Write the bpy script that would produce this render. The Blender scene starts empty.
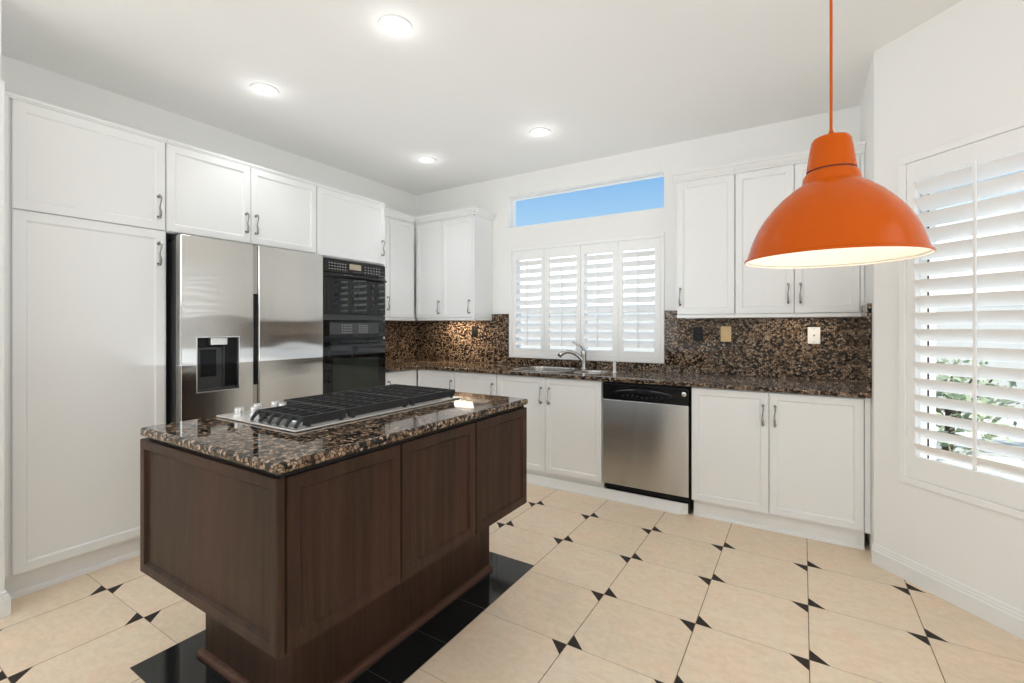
import bpy, bmesh, math, random
from mathutils import Vector, Matrix
random.seed(7)
PI = math.pi
S = bpy.context.scene
COL = S.collection

# ------------------------------------------------------------------ camera, sky, sun, exposure
cd = bpy.data.cameras.new('camera')
cam = bpy.data.objects.new('camera', cd); COL.objects.link(cam)
cam.location = (0, 0, 1.277)
cam.rotation_euler = (PI/2, 0, math.radians(31.944))
cd.sensor_width = 36; cd.lens = 466.16/1024*36; cd.shift_y = -15.09/1024
cd.clip_start = 0.02
S.camera = cam
S.view_settings.view_transform = 'Standard'; S.view_settings.look = 'None'
S.cycles.max_bounces = 24; S.cycles.diffuse_bounces = 20; S.cycles.transparent_max_bounces = 16
S.view_settings.exposure = -0.08; S.view_settings.gamma = 1.0; S.view_settings.use_curve_mapping = False

W = bpy.data.worlds.new('sky'); S.world = W; W.use_nodes = True
wn = W.node_tree; wn.nodes.clear()
wo = wn.nodes.new('ShaderNodeOutputWorld'); wb = wn.nodes.new('ShaderNodeBackground')
tc = wn.nodes.new('ShaderNodeTexCoord'); sx = wn.nodes.new('ShaderNodeSeparateXYZ'); cr = wn.nodes.new('ShaderNodeValToRGB')
wn.links.new(tc.outputs['Generated'], sx.inputs[0]); wn.links.new(sx.outputs['Z'], cr.inputs[0])
e = cr.color_ramp.elements
e[0].position = 0.0; e[0].color = (3.0, 3.0, 2.95, 1)
e[1].position = .14; e[1].color = (2.0, 2.1, 2.2, 1)
for p_, c_ in ((.205, (.47, .73, 1.0, 1)), (.285, (.32, .59, .96, 1)), (.40, (.30, .55, .93, 1)), (1.0, (.48, .62, .88, 1))):
    q_ = e.new(p_); q_.color = c_
wn.links.new(cr.outputs[0], wb.inputs[0]); wn.links.new(wb.outputs[0], wo.inputs[0])
wb.inputs[1].default_value = 1.0

def light(name, kind, loc, power, color=(1, 1, 1), rot=(0, 0, 0), size=None, size_y=None, parent=None):
    l = bpy.data.lights.new(name, kind); l.energy = power; l.color = color
    o = bpy.data.objects.new(name, l); COL.objects.link(o); o.location = loc; o.rotation_euler = rot
    if kind == 'AREA' and size:
        if size_y: l.shape = 'RECTANGLE'; l.size = size; l.size_y = size_y
        else: l.shape = 'DISK'; l.size = size
    elif size is not None and kind != 'SUN': l.shadow_soft_size = size
    if kind == 'SUN': l.angle = math.radians(1)
    if parent: o.parent = parent
    return o
# sun from the right: lights the yard and the outer side of the slanted shutters
light('sun', 'SUN', (0, 0, 8), 6.0, (1, .96, .9), (math.radians(45), 0, math.radians(72)))
# added area fills without fixtures, standing in for daylight and bounced light
light('rear_high_fill', 'AREA', (-2.5, -3.2, 2.25), 40, (.825, .925, 1), (math.radians(90), 0, math.radians(3)), 4.6, .8)  # added fill behind the camera, placed high to stay out of reflections
light('rear_up_fill', 'AREA', (-3.0, -1.75, 1.5), 54, (.825, .925, 1), (PI, 0, 0), 4.6, 2.4)  # added upward fill behind the camera, no lamp stands there
light('right_side_fill', 'AREA', (1.40, .65, 1.6), 18, (.87, .945, 1), (PI/2, 0, PI/2), 2.3, 1.7)  # added fill from the right, the wall behind it is solid
light('island_up_fill', 'AREA', (-1.9, 2.3, 1.05), 13.5, (.85, .935, 1), (PI, 0, 0), 2.4, 2.4)  # added upward fill floating over the island to even out the ceiling

# ------------------------------------------------------------------ materials
class NT:
    def __init__(s, name):
        s.m = bpy.data.materials.new(name); s.m.use_nodes = True
        s.t = s.m.node_tree; s.b = s.t.nodes['Principled BSDF']
    def n(s, t, **k):
        x = s.t.nodes.new(t)
        for a, v in k.items(): setattr(x, a, v)
        return x
    def l(s, a, b): s.t.links.new(a, b)
    def coord(s, scale=(1, 1, 1), rot=(0, 0, 0), loc=(0, 0, 0)):
        c = s.n('ShaderNodeTexCoord'); m = s.n('ShaderNodeMapping')
        m.inputs['Scale'].default_value = scale; m.inputs['Rotation'].default_value = rot; m.inputs['Location'].default_value = loc
        s.l(c.outputs['Object'], m.inputs[0]); return m.outputs[0]
    def noise(s, vec, scale, detail=3, rough=.5, dist=0):
        x = s.n('ShaderNodeTexNoise'); x.inputs['Scale'].default_value = scale; x.inputs['Detail'].default_value = detail
        x.inputs['Roughness'].default_value = rough; x.inputs['Distortion'].default_value = dist
        s.l(vec, x.inputs['Vector']); return x
    def ramp(s, fac, stops):
        r = s.n('ShaderNodeValToRGB'); el = r.color_ramp.elements
        el[0].position, el[0].color = stops[0][0], (*stops[0][1], 1); el[1].position, el[1].color = stops[1][0], (*stops[1][1], 1)
        for p, c in stops[2:]:
            q = el.new(p); q.color = (*c, 1)
        s.l(fac, r.inputs[0]); return r.outputs[0]
    def mix(s, fac, a, b, mode='MIX'):
        x = s.n('ShaderNodeMix', data_type='RGBA', blend_type=mode)
        for sock, v in ((x.inputs[0], fac), (x.inputs[6], a), (x.inputs[7], b)):
            if hasattr(v, 'is_linked'): s.l(v, sock)
            elif isinstance(v, tuple): sock.default_value = (*v, 1)
            else: sock.default_value = v
        return x.outputs[2]
    def bump(s, h, strength, dist=.01):
        b = s.n('ShaderNodeBump'); b.inputs['Strength'].default_value = strength; b.inputs['Distance'].default_value = dist
        s.l(h, b.inputs['Height']); s.l(b.outputs[0], s.b.inputs['Normal'])
    def set(s, color=None, rough=None, metal=None, spec=None, coat=None, emis=None, es=None, trans=None):
        I = s.b.inputs
        if color is not None:
            if isinstance(color, tuple): I['Base Color'].default_value = (*color, 1)
            else: s.l(color, I['Base Color'])
        if rough is not None: I['Roughness'].default_value = rough
        if metal is not None: I['Metallic'].default_value = metal
        if spec is not None: I['Specular IOR Level'].default_value = spec
        if coat is not None: I['Coat Weight'].default_value = coat; I['Coat Roughness'].default_value = .04
        if emis is not None: I['Emission Color'].default_value = (*emis, 1); I['Emission Strength'].default_value = es
        if trans is not None: I['Transmission Weight'].default_value = trans
        return s.m

def paint(name, col, rough=.5, grain=120, bump=.03):
    t = NT(name); v = t.coord(); nz = t.noise(v, grain, 3)
    big = t.noise(v, 2.2, 2)
    c = t.mix(big.outputs[0], tuple(x*.985 for x in col), tuple(min(1, x*1.01) for x in col))
    if bump: t.bump(nz.outputs[0], bump, .004)
    return t.set(c, rough)

M = {}
M['wall'] = paint('wall_paint', (.88, .88, .87), .65, 90, .05)
M['ceiling'] = paint('ceiling_paint', (.88, .88, .87), .8, 70, .15)
M['trim'] = paint('trim_paint', (.84, .845, .84), .35, 60, 0)
M['cabinet'] = paint('cabinet_paint', (.825, .835, .835), .4, 60, .01)
M['shutter'] = paint('shutter_paint', (.90, .90, .895), .35, 60, 0)

def granite():
    t = NT('granite'); v = t.coord()
    dn = t.noise(v, 55, 3, .6)
    dv = t.n('ShaderNodeMix', data_type='VECTOR'); dv.inputs[0].default_value = .012
    t.l(v, dv.inputs[4]); t.l(dn.outputs['Color'], dv.inputs[5])
    vo = t.n('ShaderNodeTexVoronoi', feature='F1'); vo.inputs['Scale'].default_value = 78; t.l(dv.outputs[1], vo.inputs['Vector'])
    ve = t.n('ShaderNodeTexVoronoi', feature='DISTANCE_TO_EDGE'); ve.inputs['Scale'].default_value = 78; t.l(dv.outputs[1], ve.inputs['Vector'])
    sp = t.n('ShaderNodeSeparateColor'); t.l(vo.outputs['Color'], sp.inputs[0])
    cell = t.ramp(sp.outputs[0], [(0, (.012, .010, .009)), (.29, (.03, .02, .015)), (.33, (.12, .07, .042)), (.55, (.28, .175, .105)), (.78, (.44, .31, .21)), (1, (.60, .46, .34))])
    fine = t.noise(v, 330, 3, .7)
    c1 = t.mix(.55, cell, t.ramp(fine.outputs[0], [(.38, (.05, .05, .05)), (.62, (1, 1, 1))]), 'MULTIPLY')
    edge = t.ramp(ve.outputs['Distance'], [(.03, (.03, .03, .03)), (.17, (1, 1, 1))])
    c2 = t.mix(.85, c1, edge, 'MULTIPLY')
    t.set(c2, .06, spec=.36)
    return t.m
M['granite'] = granite()

def wood(name, dark, light_, vert=True):
    t = NT(name); v = t.coord((14, 14, .9) if vert else (14, .9, 14))
    n1 = t.noise(v, 2.0, 6, .62, .6); n2 = t.noise(v, 14, 3, .6)
    n3 = t.noise(t.coord((2, 2, .35)), 2.5, 2)
    c = t.ramp(n1.outputs[0], [(.30, dark), (.70, light_)])
    c = t.mix(t.ramp(n3.outputs[0], [(.4, (0, 0, 0)), (.7, (.45, .45, .45))]), c, (.078, .032, .022))
    c = t.mix(.35, c, t.ramp(n2.outputs[0], [(.35, (.55, .55, .55)), (.65, (1, 1, 1))]), 'MULTIPLY')
    t.bump(n2.outputs[0], .08, .002)
    return t.set(c, .42, spec=.16)
M['walnut'] = wood('dark_walnut', (.020, .011, .0066), (.056, .032, .020))
M['shoe'] = wood('reddish_walnut', (.06, .028, .018), (.115, .056, .036), False)
t = NT('gap_shade'); M['gap'] = t.set((.008, .007, .006), .8)  # near-black colour for the shadow line under the island granite

def tile_mat():
    t = NT('beige_tile'); v = t.coord()
    # one tint per tile
    c = t.n('ShaderNodeTexCoord'); sn = t.n('ShaderNodeVectorMath', operation='SNAP')
    ad = t.n('ShaderNodeVectorMath', operation='ADD'); ad.inputs[1].default_value = (1.2157+8.25, -2.1175+8.25, .5)
    sn.inputs[1].default_value = (.4125, .4125, 10)
    t.l(c.outputs['Object'], ad.inputs[0]); t.l(ad.outputs[0], sn.inputs[0])
    wnz = t.n('ShaderNodeTexWhiteNoise'); t.l(sn.outputs[0], wnz.inputs[0])
    base = t.ramp(wnz.outputs['Value'], [(0, (.76, .64, .485)), (.5, (.80, .68, .525)), (1, (.84, .72, .565))])
    nz = t.noise(v, 5, 6, .6, .8); n2 = t.noise(v, 38, 4, .6)
    c2 = t.mix(t.ramp(nz.outputs[0], [(.35, (0, 0, 0)), (.7, (.9, .9, .9))]), base, (.85, .66, .49))
    n4 = t.noise(t.coord((1, 2.2, 1), (0, 0, .6)), 9, 7, .7, 1.6); c2 = t.mix(.30, c2, t.ramp(n4.outputs[0], [(.40, (.78, .74, .70)), (.58, (1, 1, 1))]), 'MULTIPLY')
    c2 = t.mix(.28, c2, t.ramp(n2.outputs[0], [(.3, (.72, .70, .66)), (.7, (1, 1, 1))]), 'MULTIPLY')
    return t.set(c2, .34, spec=.35)
M['tile'] = tile_mat()
t = NT('dark_floor_inlay'); nz = t.noise(t.coord(), 60, 4); M['inlay'] = t.set(t.ramp(nz.outputs[0], [(.3, (.025, .02, .017)), (.7, (.045, .035, .028))]), .6, spec=.15)
t = NT('grout'); M['grout'] = t.set((.20, .145, .10), .9, spec=.1)
t = NT('black_granite_tile'); nz = t.noise(t.coord(), 160, 3, .7); M['blacktile'] = t.set(t.ramp(nz.outputs[0], [(.4, (.006, .007, .007)), (.75, (.022, .024, .024))]), .08)

def steel(name, col, rough, wave=0, horiz=True, tangent=None, aniso=1.0):
    t = NT(name)
    br = t.noise(t.coord((3, 3, 900) if horiz else (900, 900, 3)), 1, 2, .6)
    h = t.n('ShaderNodeMath', operation='MULTIPLY'); h.inputs[1].default_value = .006; t.l(br.outputs[0], h.inputs[0])
    if wave:
        w = t.noise(t.coord((1.1, 1.1, 3.2)), 2.0, 1, .4)
        a = t.n('ShaderNodeMath', operation='MULTIPLY_ADD'); a.inputs[1].default_value = wave; t.l(w.outputs[0], a.inputs[0]); t.l(h.outputs[0], a.inputs[2]); h = a
    t.bump(h.outputs[0], .35, .01)
    c = t.mix(br.outputs[0], tuple(x*.93 for x in col), col)
    if tangent:
        t.b.inputs['Anisotropic'].default_value = aniso
        cx_ = t.n('ShaderNodeCombineXYZ')
        for k_ in range(3): cx_.inputs[k_].default_value = tangent[k_]
        t.l(cx_.outputs[0], t.b.inputs['Tangent'])
    return t.set(c, rough, 1.0)
M['steel'] = steel('stainless_steel', (.72, .71, .685), .12, .55, horiz=False, tangent=(0, 1, 0))
M['steel2'] = steel('satin_steel', (.60, .585, .56), .20, .2, tangent=(0, 0, 1))
M['steel_plain'] = steel('bright_steel', (.80, .795, .78), .34)
t = NT('sink_steel'); M['sinksteel'] = t.set((.50, .48, .45), .26, 1)
t = NT('chrome'); M['chrome'] = t.set((.52, .51, .50), .2, 1)
t = NT('brushed_nickel'); M['nickel'] = t.set((.36, .35, .335), .24, 1)
t = NT('black_glass'); M['blackglass'] = t.set((.005, .005, .005), .03, 0, .45, 0)
t = NT('oven_window_glass'); nz = t.noise(t.coord(), 3, 2); M['ovenglass'] = t.set(t.ramp(nz.outputs[0], [(.3, (.012, .016, .012)), (.7, (.025, .03, .022))]), .03, 0, .45, 0)
t = NT('black_enamel'); M['black'] = t.set((.006, .006, .007), .2, spec=.35)
t = NT('black_plastic'); M['blackplastic'] = t.set((.007, .007, .008), .4, spec=.2)
t = NT('dark_grey_plastic'); M['greyplastic'] = t.set((.05, .05, .052), .4, spec=.3)
t = NT('cast_iron'); nz = t.noise(t.coord(), 400, 2); t.bump(nz.outputs[0], .2, .002); M['iron'] = t.set((.022, .022, .023), .5, spec=.4)
t = NT('grey_marks'); M['marks'] = t.set((.42, .42, .41), .5)
t = NT('display'); M['display'] = t.set((.42, .36, .27), .3)
t = NT('tan_plastic'); M['tan'] = t.set((.78, .56, .27), .4)
t = NT('white_plastic'); M['whiteplastic'] = t.set((.86, .86, .85), .35)
t = NT('black_receptacle'); M['blackoutlet'] = t.set((.006, .006, .007), .4, spec=.2)
t = NT('orange_enamel'); M['orange'] = t.set((.54, .088, .0003), .2, 0, .2, 0)
t = NT('dark_seam'); M['seam'] = t.set((.09, .012, .003), .5)
t = NT('lamp_inside_white'); M['lampwhite'] = t.set((.9, .87, .8), .5)
t = NT('bulb_glow'); M['bulb'] = t.set((1, 1, 1), .3, emis=(1, .93, .82), es=3)
t = NT('downlight_glow'); M['downlight'] = t.set((1, 1, 1), .3, emis=(1, .97, .92), es=4)
t = NT('glass_pane')
gl = t.n('ShaderNodeBsdfGlossy'); gl.inputs['Roughness'].default_value = 0; tr = t.n('ShaderNodeBsdfTransparent'); tr.inputs[0].default_value = (.96, .98, .98, 1)
mx = t.n('ShaderNodeMixShader'); mx.inputs[0].default_value = .001
t.l(tr.outputs[0], mx.inputs[1]); t.l(gl.outputs[0], mx.inputs[2]); t.l(mx.outputs[0], t.t.nodes['Material Output'].inputs[0]); M['glass'] = t.m
t = NT('pale_concrete'); nz = t.noise(t.coord(), 4, 5); M['concrete'] = t.set(t.ramp(nz.outputs[0], [(.3, (.62, .60, .56)), (.7, (.72, .70, .66))]), .8)
t = NT('stucco'); nz = t.noise(t.coord(), 60, 4); t.bump(nz.outputs[0], .3, .01); M['stucco'] = t.set((.74, .71, .66), .85)
t = NT('leaves'); nz = t.noise(t.coord(), 9, 3); M['leaf'] = t.set(t.ramp(nz.outputs[0], [(.3, (.27, .33, .19)), (.7, (.46, .51, .35))]), .5)
t = NT('bark'); nz = t.noise(t.coord((8, 8, 1)), 6, 3); M['bark'] = t.set(t.ramp(nz.outputs[0], [(.3, (.06, .04, .03)), (.7, (.14, .1, .07))]), .8)

# ------------------------------------------------------------------ geometry helpers
def tag(o, label=None, cat=None, group=None, kind=None):
    if label: o['label'] = label
    if cat: o['category'] = cat
    if group: o['group'] = group
    if kind: o['kind'] = kind
    return o
def empty(name, loc=(0, 0, 0), rz=0, label=None, cat=None, group=None):
    o = bpy.data.objects.new(name, None); COL.objects.link(o); o.location = loc; o.rotation_euler = (0, 0, rz)
    o.empty_display_size = .1
    return tag(o, label, cat, group)

class MB:
    def __init__(s): s.bm = bmesh.new()
    def merge(s, other, mat=None):
        if mat is not None: bmesh.ops.transform(other, matrix=mat, verts=other.verts)
        me = bpy.data.meshes.new('t'); other.to_mesh(me); other.free(); s.bm.from_mesh(me); bpy.data.meshes.remove(me); return s
    def box(s, x0, x1, y0, y1, z0, z1, bev=0, seg=2, mat=None, mi=0):
        b = bmesh.new(); r = bmesh.ops.create_cube(b, size=1)
        bmesh.ops.transform(b, matrix=Matrix.Translation(((x0+x1)/2, (y0+y1)/2, (z0+z1)/2)) @ Matrix.Diagonal((abs(x1-x0), abs(y1-y0), abs(z1-z0), 1)), verts=b.verts)
        if bev: bmesh.ops.bevel(b, geom=b.edges[:], offset=bev, segments=seg, profile=.5, affect='EDGES', clamp_overlap=True)
        for f in b.faces: f.material_index = mi
        return s.merge(b, mat)
    def quad(s, pts, mi=0):
        f = s.bm.faces.new([s.bm.verts.new(p) for p in pts]); f.material_index = mi; return s
    def door(s, x0, x1, z0, z1, yf, th=.02, fw=.058, rec=.008, bev=.0025):
        """shaker door, front at y=yf facing -y"""
        b = bmesh.new(); bmesh.ops.create_cube(b, size=1)
        bmesh.ops.transform(b, matrix=Matrix.Translation(((x0+x1)/2, yf+th/2, (z0+z1)/2)) @ Matrix.Diagonal((x1-x0, th, z1-z0, 1)), verts=b.verts)
        b.faces.ensure_lookup_table()
        ff = [f for f in b.faces if f.normal.y < -.9][0]
        outer = [e_ for e_ in b.edges if all(abs(v.co.y-yf) < 1e-6 for v in e_.verts)]
        bmesh.ops.inset_region(b, faces=[ff], thickness=fw, depth=0)
        bmesh.ops.inset_region(b, faces=[ff], thickness=.004, depth=-rec*.35)
        bmesh.ops.inset_region(b, faces=[ff], thickness=.007, depth=-rec*.65)
        outer = [e_ for e_ in outer if e_.is_valid]
        if bev: bmesh.ops.bevel(b, geom=outer, offset=bev, segments=2, affect='EDGES')
        return s.merge(b)
    def cyl(s, p, axis, r, h, seg=24, r2=None, bev=0):
        b = bmesh.new(); bmesh.ops.create_cone(b, cap_ends=True, segments=seg, radius1=r, radius2=r if r2 is None else r2, depth=h)
        if bev:
            bmesh.ops.bevel(b, geom=[e_ for e_ in b.edges if len(e_.link_faces) == 2 and any(len(f.verts) > 4 for f in e_.link_faces)], offset=bev, segments=2, affect='EDGES')
        ax = Vector(axis).normalized(); q = Vector((0, 0, 1)).rotation_difference(ax).to_matrix().to_4x4()
        return s.merge(b, Matrix.Translation(Vector(p)) @ q @ Matrix.Translation((0, 0, h/2)))
    def lathe(s, prof, seg=48, mat=None):
        b = bmesh.new(); rings = []
        for r, z in prof:
            rings.append([b.verts.new((r*math.cos(2*PI*i/seg), r*math.sin(2*PI*i/seg), z)) for i in range(seg)] if r > 1e-6 else [b.verts.new((0, 0, z))])
        for a, c in zip(rings, rings[1:]):
            for i in range(seg):
                j = (i+1) % seg
                if len(a) == 1 and len(c) == 1: continue
                if len(a) == 1: b.faces.new((a[0], c[j], c[i]))
                elif len(c) == 1: b.faces.new((a[i], a[j], c[0]))
                else: b.faces.new((a[i], a[j], c[j], c[i]))
        bmesh.ops.recalc_face_normals(b, faces=b.faces[:])
        return s.merge(b, mat)
    def tube(s, pts, radii, seg=10, sub=5, squash=1.0):
        P = [Vector(p) for p in pts]; n = len(P)
        if not hasattr(radii, '__len__'): radii = [radii]*n
        Q, R = [], []
        for i in range(n-1):
            p0, p1, p2, p3 = P[max(i-1, 0)], P[i], P[i+1], P[min(i+2, n-1)]
            for k in range(sub):
                u = k/sub
                Q.append(.5*((2*p1)+(p2-p0)*u+(2*p0-5*p1+4*p2-p3)*u*u+(3*p1-p0-3*p2+p3)*u**3)); R.append(radii[i]*(1-u)+radii[i+1]*u)
        Q.append(P[-1]); R.append(radii[-1])
        b = bmesh.new(); rings = []; up = None
        for i, q in enumerate(Q):
            d = (Q[min(i+1, len(Q)-1)]-Q[max(i-1, 0)]).normalized()
            if up is None:
                up = d.orthogonal().normalized()
            up = (up-d*up.dot(d)).normalized(); sd = d.cross(up)
            rings.append([b.verts.new(q+up*R[i]*math.cos(2*PI*k/seg)+sd*R[i]*squash*math.sin(2*PI*k/seg)) for k in range(seg)])
        for a, c in zip(rings, rings[1:]):
            for k in range(seg):
                j = (k+1) % seg; b.faces.new((a[k], a[j], c[j], c[k]))
        b.faces.new(rings[0][::-1]); b.faces.new(rings[-1])
        bmesh.ops.recalc_face_normals(b, faces=b.faces[:])
        return s.merge(b)
    def extrude_profile(s, prof, x0, x1, mat=None):
        """closed profile [(y,z)] swept along local x"""
        b = bmesh.new()
        A = [b.verts.new((x0, y, z)) for y, z in prof]; B = [b.verts.new((x1, y, z)) for y, z in prof]
        n = len(prof)
        for i in range(n): b.faces.new((A[i], A[(i+1) % n], B[(i+1) % n], B[i]))
        b.faces.new(A[::-1]); b.faces.new(B)
        bmesh.ops.recalc_face_normals(b, faces=b.faces[:])
        return s.merge(b, mat)
    def build(s, name, mats, parent=None, loc=(0, 0, 0), rz=0, smooth=True, ang=35):
        me = bpy.data.meshes.new(name); s.bm.to_mesh(me); s.bm.free()
        for m in (mats if isinstance(mats, (list, tuple)) else [mats]): me.materials.append(m)
        if smooth:
            me.polygons.foreach_set('use_smooth', [True]*len(me.polygons)); me.set_sharp_from_angle(angle=math.radians(ang))
        o = bpy.data.objects.new(name, me); COL.objects.link(o); o.location = loc; o.rotation_euler = (0, 0, rz)
        if smooth:
            wm = o.modifiers.new('normals', 'WEIGHTED_NORMAL'); wm.keep_sharp = True
        if parent: o.parent = parent
        return o
def copy_tree(o, parent=None):
    c = o.copy(); COL.objects.link(c)
    if parent: c.parent = parent
    for ch in list(o.children): copy_tree(ch, c)
    return c
def struct(mb, name, mat, loc=(0, 0, 0), rz=0, **k):
    return tag(mb.build(name, mat, None, loc, rz, **k), kind='structure')

def wall(name, L, H, holes, mat, loc, rz, th=.15):
    xs = sorted({0, L, *[v for h in holes for v in h[:2]]}); zs = sorted({0, H, *[v for h in holes for v in h[2:]]})
    def solid(i, j):
        if i < 0 or j < 0 or i >= len(xs)-1 or j >= len(zs)-1: return False
        cx, cz = (xs[i]+xs[i+1])/2, (zs[j]+zs[j+1])/2
        return not any(h[0] < cx < h[1] and h[2] < cz < h[3] for h in holes)
    m = MB()
    for i in range(len(xs)-1):
        for j in range(len(zs)-1):
            if not solid(i, j): continue
            x0, x1, z0, z1 = xs[i], xs[i+1], zs[j], zs[j+1]
            m.quad([(x0, 0, z0), (x1, 0, z0), (x1, 0, z1), (x0, 0, z1)]); m.quad([(x1, th, z0), (x0, th, z0), (x0, th, z1), (x1, th, z1)])
            if not solid(i-1, j): m.quad([(x0, th, z0), (x0, 0, z0), (x0, 0, z1), (x0, th, z1)])
            if not solid(i+1, j): m.quad([(x1, 0, z0), (x1, th, z0), (x1, th, z1), (x1, 0, z1)])
            if not solid(i, j-1): m.quad([(x0, 0, z0), (x0, th, z0), (x1, th, z0), (x1, 0, z0)])
            if not solid(i, j+1): m.quad([(x0, 0, z1), (x1, 0, z1), (x1, th, z1), (x0, th, z1)])
    bmesh.ops.remove_doubles(m.bm, verts=m.bm.verts[:], dist=1e-5)
    return struct(m, name, mat, loc, rz, smooth=False)

# ------------------------------------------------------------------ room shell
XL, YB, XJ, H = -3.71, 3.90, .327, 2.76
A45 = -PI/4; R2 = math.sqrt(.5)
CX, CY = XJ, 3.173                   # corner where the slanted wall starts
L45 = 1.58; EX, EY = CX+L45*R2, CY-L45*R2
win_t = (.137, 1.445)
wall('wall_left', 3.50+.2, H, [], M['wall'], (XL, .40, 0), PI/2)
wall('wall_back', XJ-XL+.15, H, [(-2.44-XL, -.985-XL, 1.0, 2.02), (-2.478-XL, -.964-XL, 2.252, 2.552)], M['wall'], (XL, YB, 0), 0)
wall('wall_side', YB-CY, H, [], M['wall'], (XJ, YB, 0), -PI/2, th=.10)
wall('wall_right', L45, H, [(win_t[0]+.03, win_t[1]-.03, .52, 2.10)], M['wall'], (CX, CY, 0), A45)
wall('wall_far_right', EY+3.4, H, [], M['wall'], (EX, EY, 0), -PI/2)
wall('wall_rear', EX+6.2, H, [(.5, 7.1, 1.65, 2.55), (EX+2.48, EX+2.76, .08, 1.64)], M['wall'], (EX, -3.4, 0), PI)  # unseen openings added for light: high band, and slit for a dishwasher streak
wall('wall_far_left', 3.4+.565, H, [], M['wall'], (-6.2, -3.4, 0), PI/2)
m = MB(); m.box(-6.2, -3.051, .40, .562, 0, H)
struct(m, 'wall_stub', M['wall'])
m = MB()
m.quad([(-6.35, -3.55, H), (-6.35, 4.05, H), (1.65, 4.05, H), (1.65, -3.55, H)])
m.quad([(-6.35, -3.55, H+.2), (1.65, -3.55, H+.2), (1.65, 4.05, H+.2), (-6.35, 4.05, H+.2)])
struct(m, 'ceiling', M['ceiling'], smooth=False)

# floor: square tiles, two opposite corners of each cut for the dark bow-tie inlays
P = .4125; X0, Y0 = -1.2157, 2.1175
m = MB(); gx, gy, a, k_ = .0016, .0008, .066, .005
def inlay(i, j): return not ((-2 <= i <= 0 and -3 <= j <= 0) or j > 2)
for i in range(-13, 8):
    for j in range(-14, 5):
        x0, y0 = X0+i*P+gx, Y0+j*P+gy; x1, y1 = X0+(i+1)*P-gx, Y0+(j+1)*P-gy
        lo, hi = inlay(i, j), inlay(i+1, j+1)
        m.quad(([(x0+a, y0, 0)] if lo else [(x0, y0, 0)])+[(x1, y0, 0)]+([(x1, y1-a, 0), (x1-a, y1, 0)] if hi else [(x1, y1, 0)])+[(x0, y1, 0)]+([(x0, y0+a, 0)] if lo else []), 0)
        if lo: m.quad([(x0, y0+k_, 0), (x0+k_, y0, 0), (x0+a-.001, y0, 0), (x0, y0+a-.001, 0)], 1)
        if hi: m.quad([(x1, y1-k_, 0), (x1-k_, y1, 0), (x1-a+.001, y1, 0), (x1, y1-a+.001, 0)], 1)
m.quad([(-6.6, -3.9, -.002), (2, -3.9, -.002), (2, 4.1, -.002), (-6.6, 4.1, -.002)], 2)
for co, no in (((0, 4.05, 0), (0, 1, 0)), ((EX+.15, 0, 0), (1, 0, 0)), ((0, -3.55, 0), (0, -1, 0)), ((-6.35, 0, 0), (-1, 0, 0))):
    bmesh.ops.bisect_plane(m.bm, geom=m.bm.verts[:]+m.bm.edges[:]+m.bm.faces[:], plane_co=co, plane_no=no, clear_outer=True)
for co, no in (((1.85, 1.85, 0), (1, 1, 0)), ((.44, 0, 0), (1, 0, 0))):
    bmesh.ops.bisect_plane(m.bm, geom=m.bm.verts[:]+m.bm.edges[:]+m.bm.faces[:], plane_co=co, plane_no=no)
bmesh.ops.delete(m.bm, geom=[f_ for f_ in m.bm.faces if f_.calc_center_median().x > .44 and f_.calc_center_median().x+f_.calc_center_median().y > 3.70], context='FACES')
# polished black border under the island
bx0, bx1, by0, by1 = -2.135, -1.2165, .722, 2.176
m.quad([(bx0, by0, .0006), (bx1, by0, .0006), (bx1, by1, .0006), (bx0, by1, .0006)], 4)
xs = [bx0, -1.68, -1.375, bx1]; ys = [by0, 1.186, 1.452, 1.722, 1.99, by1]
for x0, x1 in zip(xs, xs[1:]):
    for y0, y1 in zip(ys, ys[1:]):
        m.quad([(x0+.001, y0+.001, .001), (x1-.001, y0+.001, .001), (x1-.001, y1-.001, .001), (x0+.001, y1-.001, .001)], 3)
t = NT('black_grout'); M['blackgrout'] = t.set((.10, .10, .10), .6)
struct(m, 'floor', [M['tile'], M['inlay'], M['grout'], M['blacktile'], M['blackgrout']], smooth=False)

BASE = [(-.015, 0), (0, 0), (0, .108), (-.004, .108), (-.0075, .100), (-.0075, .094), (-.011, .088), (-.011, .080), (-.015, .072)]
def baseboard(name, L, loc, rz, x0=0):
    m = MB(); m.extrude_profile(BASE, x0, L); return struct(m, name, M['trim'], loc, rz, smooth=False)
baseboard('baseboard_right', L45-.006, (CX, CY, 0), A45, .0)
baseboard('baseboard_far_right', EY+3.38, (EX, EY, 0), -PI/2, .006)
m = MB()
for w_, z0, z1 in ((.017, 0, .078), (.012, .078, .094), (.007, .094, .108)):
    m.box(-3.04, -2.989+w_, .42-w_, .562+w_, z0, z1, .004)
struct(m, 'baseboard_stub', M['trim'])

# ------------------------------------------------------------------ windows and shutters
def window_frame(name, x0, x1, z0, z1, y, loc, rz, mull=(), dark=False, f=.028, fl=None):
    w = empty(name, loc, rz); w['kind'] = 'structure'
    fl = fl or f; m = MB()
    for a_ in ((x0, x1, z0, z0+f), (x0, x1, z1-f, z1), (x0, x0+fl, z0+f, z1-f), (x1-f, x1, z0+f, z1-f)): m.box(a_[0], a_[1], y, y+.05, a_[2], a_[3], .002)
    for q in mull: m.box(q-.02, q+.02, y, y+.05, z0+f, z1-f, .002)
    m.build('window_frame', M['trim'], w)
    if dark:
        m = MB()
        for q in (x0+fl, ): m.box(q-.003, q+.003, y-.004, y+.002, z0+f, z1-f)
        m.build('gasket', M['greyplastic'], w)
    m = MB(); m.box(x0+f-.005, x1-f+.005, y+.022, y+.028, z0+f-.005, z1-f+.005); m.build('pane', M['glass'], w)
    return w
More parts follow.
